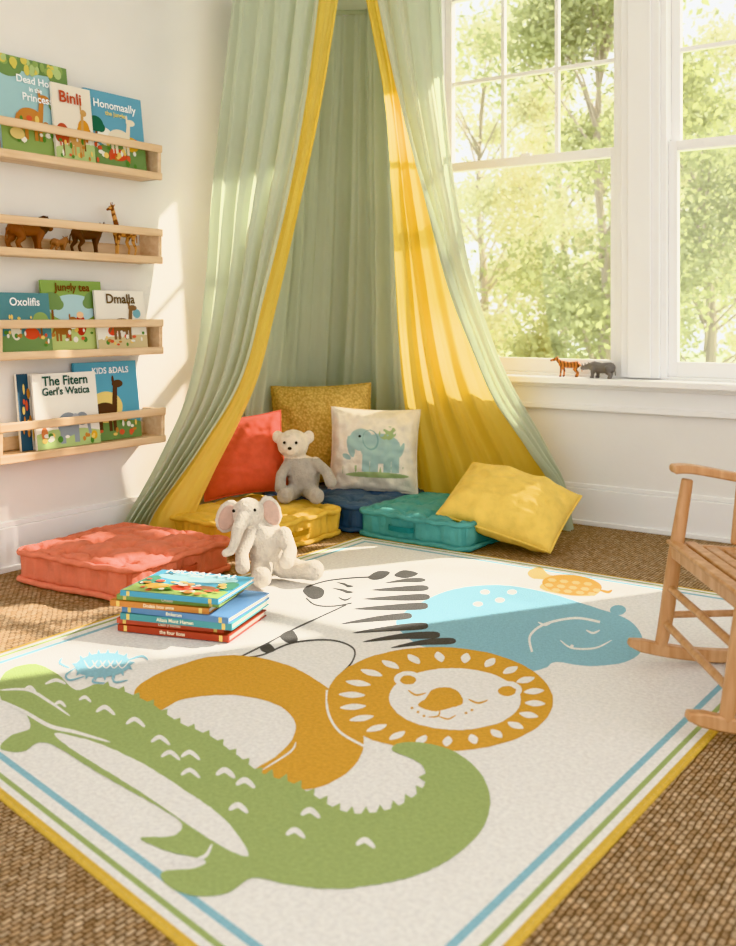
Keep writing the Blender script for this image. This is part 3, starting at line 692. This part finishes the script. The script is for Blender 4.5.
def stroke(P, w, m_, taper=True):
    P = catmull([(a, c, 0) for a, c in P], 6); Lf = []; Rr = []
    n = len(P)
    for i, p in enumerate(P):
        t = (P[min(i+1, n-1)]-P[max(i-1, 0)]).normalized(); nn = Vector((-t.y, t.x, 0))
        ww = w/2*((sin(pi*i/(n-1))**.5*.85+.15) if taper else 1)
        Lf.append(p+nn*ww); Rr.append(p-nn*ww)
    R(Lf+Rr[::-1], m_, False, jit=0)
def spikes(P, gap, h, w, m_, sgn=1):
    P = catmull([(a, c, 0) for a, c in P], 10); acc = 0; nxt = gap/2
    for a, c in zip(P[:-1], P[1:]):
        d = (c-a).length
        while acc+d > nxt:
            p = a.lerp(c, (nxt-acc)/d); t = (c-a).normalized(); nn = Vector((t.y, -t.x, 0))*sgn
            R([p-t*w-nn*3, p+t*w-nn*3, p+nn*h+t*w*.2], m_, False, jit=0); nxt += gap
        acc += d
# hippo
R([(396, 622), (420, 603), (455, 589), (500, 585), (545, 592), (590, 606), (625, 618), (640, 632), (642, 650), (625, 662), (590, 666), (556, 662), (545, 668), (520, 672), (480, 662), (440, 650), (415, 643)], 3)
for (a, c, rx, ry) in ((577, 611, 9, 5), (618, 610, 8, 5)): R(ell(a, c, rx, ry), 3, False)
stroke([(532, 652), (530, 636), (545, 624), (575, 618), (600, 622)], 2.4, 0, False)
stroke([(560, 640), (572, 648), (595, 648), (612, 640)], 2, 0)
for (a, c) in ((545, 622), (593, 630)): stroke([(a-7, c), (a, c+3), (a+7, c)], 2.2, 0)
for (a, c) in ((485, 592), (500, 600), (478, 604), (512, 592)): R(ell(a, c, 5, 2.5), 0, False)
R(ell(572, 646, 2, 1.5), 0, False)
# little tortoise
R([(528, 572), (540, 567), (550, 575), (570, 576), (590, 582), (600, 590), (590, 596), (560, 594), (540, 588), (545, 580), (532, 578)], 6)
R(ell(572, 585, 30, 10, .1), 2, False)
for (a0, c0, n_) in ((552, 580, 4), (549, 585, 5), (556, 590, 4)):
    for q in range(n_): R(ell(a0+q*12, c0+q*1.3, 4.6, 1.9, .1, 6), 6, False, jit=0)
stroke([(600, 590), (608, 592), (612, 590)], 2.5, 2)
# zebra
def wedge(x0, y0, x1, y1, h, bend=0):
    mx_, my_ = (x0+x1)/2, (y0+y1)/2+bend
    R([(x0, y0), (mx_, my_-h*.40), (x1-4, y1-h*.5), (x1+2, y1), (x1-4, y1+h*.5), (mx_, my_+h*.40)], 4, True, 4, jit=0)
for a in ((384, 583, 424, 580, 4.5, -1), (370, 590, 427, 588, 6, 0), (362, 599, 428, 597, 6.5, 0), (352, 609, 426, 606, 7, 0),
          (340, 624, 410, 616, 6.5, -1), (352, 633, 426, 626, 7, -1), (362, 642, 438, 635, 7, -2), (390, 648, 454, 641, 6.5, -2)): wedge(*a)
# ears
R([(368, 577), (378, 571), (390, 572), (384, 578), (374, 580)], 4); R([(394, 575), (404, 570), (418, 573), (412, 577), (402, 578)], 4)
# head: muzzle, forehead stripes, eye, cheek outline
R([(303, 592), (306, 587), (316, 586), (324, 590), (322, 597), (312, 599)], 4)
wedge(336, 582, 352, 586, 3); wedge(332, 588, 352, 592, 3); stroke([(338, 597), (345, 600), (352, 597)], 2, 4)
stroke([(306, 587), (326, 581), (350, 578), (370, 577)], 1.6, 4, False)
stroke([(306, 598), (316, 605), (334, 606), (352, 603)], 1.6, 4, False)
# neck front, chest and leg outline
stroke([(346, 605), (322, 616), (292, 630), (264, 645), (238, 658)], 1.6, 4, False)
stroke([(238, 658), (262, 655), (292, 643), (330, 640), (353, 648), (352, 662), (336, 678)], 1.6, 4, False)
R([(280, 636), (292, 630), (298, 640), (288, 643)], 4); R([(260, 648), (268, 643), (275, 650), (266, 653)], 4)
# lion body
R([(134, 694), (150, 678), (180, 665), (215, 656), (255, 657), (295, 668), (330, 690), (355, 715), (364, 745), (350, 770), (322, 786), (290, 790), (268, 782), (255, 770), (275, 757), (292, 740), (295, 722), (280, 706), (250, 697), (215, 695), (180, 700), (158, 710)], 2)
stroke([(296, 742), (290, 752), (262, 770)], 2, 0)
stroke([(327, 690), (328, 712), (340, 732), (366, 747)], 2.5, 0, False)
# lion mane & face
R(ell(440, 699, 113, 52, .02, 60), 2, False)
for i in range(22):
    a = 2*pi*i/22+.1
    x0, y0_, x1, y1_ = 445+80*cos(a), 699+37*sin(a), 442+104*cos(a), 699+47.5*sin(a)
    ca, sa = cos(a), sin(a); dxx, dyy = -sa*5, ca*3.2
    R([(x0, y0_), ((x0+x1)/2+dxx, (y0_+y1_)/2+dyy), (x1, y1_), ((x0+x1)/2-dxx, (y0_+y1_)/2-dyy)], 0, True, 4, jit=0)
R(ell(455, 699, 66, 31, .02, 50), 0, False)
R(ell(408, 679, 14, 8), 0, False); R(ell(507, 690, 15, 9), 0, False); R(ell(408, 680, 8, 4.5), 2, False); R(ell(507, 691, 9, 5), 2, False)
R([(418, 705), (426, 698), (432, 690), (445, 687), (456, 690), (462, 697), (462, 704), (450, 708), (438, 711), (428, 710)], 2)
stroke([(408, 690), (416, 695), (426, 693)], 2, 2); stroke([(468, 699), (478, 703), (488, 700)], 2, 2)
stroke([(440, 709), (438, 716), (428, 717)], 1.6, 2); stroke([(438, 716), (448, 719), (456, 715)], 1.6, 2)
for a, c in ((418, 712), (424, 716), (466, 713), (472, 710), (412, 708)): R(ell(a, c, 1.6, 1.2, 0, 8), 2, False, jit=0)
# crocodile
R([(0, 680), (12, 668), (36, 664), (58, 674), (76, 690), (98, 684), (120, 690), (150, 703), (178, 722), (210, 736), (238, 756), (262, 773), (292, 783), (318, 798), (345, 812), (378, 812), (405, 802), (424, 786), (424, 768), (410, 758), (392, 750), (400, 743), (425, 743), (455, 752), (480, 772), (490, 798), (484, 826), (460, 852), (425, 872), (380, 884), (330, 889), (285, 884), (252, 878), (228, 893), (195, 896), (168, 886), (162, 872), (195, 868), (205, 860), (170, 852), (140, 838), (172, 836), (182, 824), (160, 808), (125, 788), (90, 768), (62, 750), (40, 742), (22, 752), (0, 748), (12, 735), (30, 728), (24, 712), (2, 700)], 1)
R([(55, 733), (95, 742), (140, 762), (185, 790), (220, 815), (240, 838), (248, 856), (225, 848), (190, 826), (150, 798), (105, 770), (70, 748)], 0)
stroke([(0, 700), (25, 712), (50, 726), (75, 732), (110, 742)], 4, 0); stroke([(0, 690), (28, 690), (50, 702), (70, 716)], 3, 0)
stroke([(170, 862), (188, 862), (205, 856), (212, 844)], 4, 0)
stroke([(45, 684), (56, 680), (66, 684)], 3.5, 0)
spikes([(98, 684), (120, 690), (150, 703), (178, 722), (210, 736), (238, 756), (262, 773)], 16, 5, 6, 1, 1)
spikes([(262, 773), (292, 783), (318, 798), (345, 812), (378, 812), (405, 802), (424, 786), (424, 768)], 15, 7, 6, 1, 1)
for i, (a, c) in enumerate([(105, 712), (135, 724), (160, 742), (190, 757), (170, 757), (225, 775), (190, 775), (245, 785), (295, 835), (238, 810), (365, 845), (310, 815)]):
    stroke([(a-9, c), (a, c-5), (a+10, c+3)], 6 if a > 200 else 4.5, 0)
for a, c in ((30, 690), (60, 705), (85, 700)): stroke([(a-6, c), (a, c-3), (a+6, c+2)], 3.5, 0)
# blue hedgehog
R(ell(103, 665, 28, 12, -.08, 40), 3, False)
spikes(ell(103, 665, 28, 12, -.08, 24)+[(131, 663)], 9, 4, 3, 3, 1)
for i in range(5): stroke([(84+i*8, 660), (90+i*8, 668), (98+i*8, 660)], 1.3, 0)
stroke([(75, 668), (66, 675), (70, 680), (85, 676)], 2, 3); stroke([(95, 677), (93, 682), (105, 683)], 2, 3); stroke([(112, 676), (115, 682), (128, 680)], 2, 3); stroke([(128, 660), (142, 656), (148, 660)], 2, 3); stroke([(70, 668), (60, 663), (62, 658)], 2, 3)
rug = rb.build('animal_print_rug', RM, False, fixn=False)
bm = bmesh.new(); bm.from_mesh(rug.data)
for f in bm.faces:
    if f.normal.z < 0 and f.calc_center_median().z > ZT: f.normal_flip()
bm.to_mesh(rug.data); bm.free()

# ================================================================= ROCKING CHAIR
m_ch = wood('chair_beech', '#D9AE84', '#BE8B5B', 2)
fd = Rt*-1.0; pd = -Fw
Oc = C+Fw*2.845+Rt*.915; Oc.z = 0
MC = Matrix(((fd.x, pd.x, 0, Oc.x), (fd.y, pd.y, 0, Oc.y), (0, 0, 1, ZT+.002), (0, 0, 0, 1)))
cb = MB(); hw = .285
def rz(x): return .018+(x+.22)**2*.42
for s in (-1, 1):
    y = s*hw
    pts = [(x, y, rz(x)+.004) for x in [-.66+.04*i for i in range(20)]]
    cb.sweep(pts, .034, [.02]+[.038]*18+[.02], (0, 1, 0), 0, MC)
    cb.tube(catmull([(-.0, y, rz(0)+.01), (-.018, y, .14), (-.045, y, .33), (-.085, y, .575)], 6), [.018+.005*sin(pi*i/18) for i in range(19)], 0, 12, MC)
    cb.tube(catmull([(-.43, y, rz(-.43)+.01), (-.42, y, .2), (-.43, y, .36), (-.50, y, .62), (-.60, y, .92)], 6), [.019-.004*i/24 for i in range(25)], 0, 12, MC)
    cb.sweep(catmull([(-.035, y, .606), (-.09, y, .607), (-.2, y, .588), (-.38, y, .553), (-.50, y-s*.01, .535)], 5), .058, [.016]+[.026]*20, (0, 1, 0), 0, MC)
    cb.tube([(-.23, y, .37), (-.25, y, .578)], .011, 0, 10, MC)
    cb.tube([(-.02, y, .15), (-.42, y, .16)], .011, 0, 10, MC)
    cb.sweep([(-.035, y-s*.012, .352), (-.44, y-s*.012, .325)], .026, .05, (0, 1, 0), 0, MC)
for z_, x_ in ((.125, -.015), (.235, -.03)): cb.tube([(x_, -hw, z_), (x_, hw, z_)], .012, 0, 10, MC)
cb.tube([(-.42, -hw, .16), (-.42, hw, .16)], .012, 0, 10, MC)
cb.box((-.055, -hw, .33), (-.03, hw, .372), 0, MC)
for i in range(8):
    x = -.018-i*.056; z_ = .385-.016*sin(min(1, i/6)*pi)-i*.0045+(.0 if i else -.006)
    cb.sweep([(x-.022, -hw-.012*(i < 7), z_-.002), (x-.022, hw+.012*(i < 7), z_-.002)], .038, .014, (1, 0, 0), 0, MC)
for z_, hgt, x_ in ((.88, .085, -.588), (.48, .04, -.462)):
    cb.sweep(catmull([(x_, -hw, z_), (x_-.03, 0, z_), (x_, hw, z_)], 8), .02, hgt, (.96, 0, .28), 0, MC)
for i in range(7):
    y = -.204+.068*i; cb.tube([(-.475, y, .48), (-.605, y, .86)], .009, 0, 8, MC)
cb.build('rocking_chair', [m_ch], True, bevel=.005, angle=45)

# ================================================================= OUTDOORS
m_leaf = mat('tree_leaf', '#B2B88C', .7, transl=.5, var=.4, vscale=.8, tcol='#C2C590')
m_leaf2 = mat('tree_leaf_pale', '#D8D9BE', .7, transl=.5, var=.25, vscale=.8, tcol='#E3E1C0')  # paleness puts bright outdoor haze into the leaf colour
m_bark = mat('tree_bark', '#B5AA9A', .9, .5, 20)
def tree(pos, hgt, cr, leafm, n=6500, seed=1, ncl=22, zlo=.14, ls=1.0):
    rnd = random.Random(seed); mb = MB(); base = Vector(pos)
    mb.tube(catmull([base, base+Vector((.1, 0, hgt*.3)), base+Vector((-.1, .1, hgt*.6)), base+Vector((.1, 0, hgt*.9))], 4), [.10-.007*i for i in range(13)], 1, 8)
    cl = []
    for i in range(ncl):
        th = rnd.random()*2*pi; zz = rnd.uniform(zlo, 1); r = cr*(1-abs(zz-.5)*.9)*rnd.uniform(.3, 1)
        c = base+Vector((cos(th)*r, sin(th)*r, hgt*zz)); cl.append((c, rnd.uniform(.45, .95)))
        st = base+Vector((0, 0, hgt*max(.12, zz-.2))); mb.tube([st, st.lerp(c, .5)+Vector((0, 0, .1)), c], [.025, .015, .007], 1, 5)
    vs = []; fs = []
    for i in range(n):
        c, r = rnd.choice(cl); d = Vector((rnd.gauss(0, 1), rnd.gauss(0, 1), rnd.gauss(0, .7)))*r*.45; p = c+d
        if p.z < pos[2]+.25: continue
        a = Vector((rnd.uniform(-1, 1), rnd.uniform(-1, 1), rnd.uniform(-1, 1))).normalized(); q = a.orthogonal().normalized(); s = rnd.uniform(.035, .075)*ls
        k = len(vs); vs += [p-a*s, p+q*s*.5, p+a*s, p-q*s*.5]; fs.append((k, k+1, k+2, k+3))
    mb.add(vs, fs, 0); return mb.build('garden_tree', [leafm, m_bark], False, fixn=False)
GZ = -.6
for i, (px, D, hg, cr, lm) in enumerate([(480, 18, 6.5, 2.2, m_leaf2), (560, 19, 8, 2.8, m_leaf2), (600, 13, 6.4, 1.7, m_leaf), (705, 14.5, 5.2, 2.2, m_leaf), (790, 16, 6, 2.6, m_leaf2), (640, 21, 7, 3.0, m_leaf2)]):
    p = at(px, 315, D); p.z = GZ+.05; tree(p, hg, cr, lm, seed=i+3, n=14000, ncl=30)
tree((7.1, 8.6, GZ+.05), 10.5, 3.0, m_leaf, n=3600, seed=40, ncl=26, zlo=.5, ls=1.5)  # unseen tree added in the sun's path to dapple the light indoors
b = MB(); b.box((-20, .3, GZ-.1), (25, 40, GZ)); b.build('lawn', [mat('lawn_grass', '#C4CAAA', .95, .5, 30, .2, 3)], False)

# ================================================================= LIGHT
sun = bpy.data.lights.new('sun', 'SUN'); sun.energy = 11.0; sun.angle = radians(.9); sun.color = (1, .935, .84)
so = bpy.data.objects.new('sun', sun); COL.objects.link(so)
e = radians(36); hd = Vector((-.52, -.85, 0)).normalized(); d = Vector((hd.x*cos(e), hd.y*cos(e), -sin(e)))
so.rotation_euler = d.to_track_quat('-Z', 'Y').to_euler(); so.location = (6, 9, 9)
w = bpy.data.worlds.new('sky'); scene.world = w; w.use_nodes = True
bg = w.node_tree.nodes['Background']; bg.inputs[0].default_value = (.965, .98, 1.0, 1); bg.inputs[1].default_value = 1.35

cam = bpy.data.cameras.new('camera'); co = bpy.data.objects.new('camera', cam); COL.objects.link(co)
cam.sensor_width = 36; cam.lens = 1000/946*36; cam.shift_y = -158/946; cam.clip_end = 200
cam.dof.use_dof = True; cam.dof.focus_distance = 4.0; cam.dof.aperture_fstop = 3.2
co.location = C; co.rotation_euler = (radians(90), 0, YAW)
scene.camera = co
try: scene.view_settings.view_transform = 'Khronos PBR Neutral'
except Exception: pass
scene.view_settings.exposure = 0.36
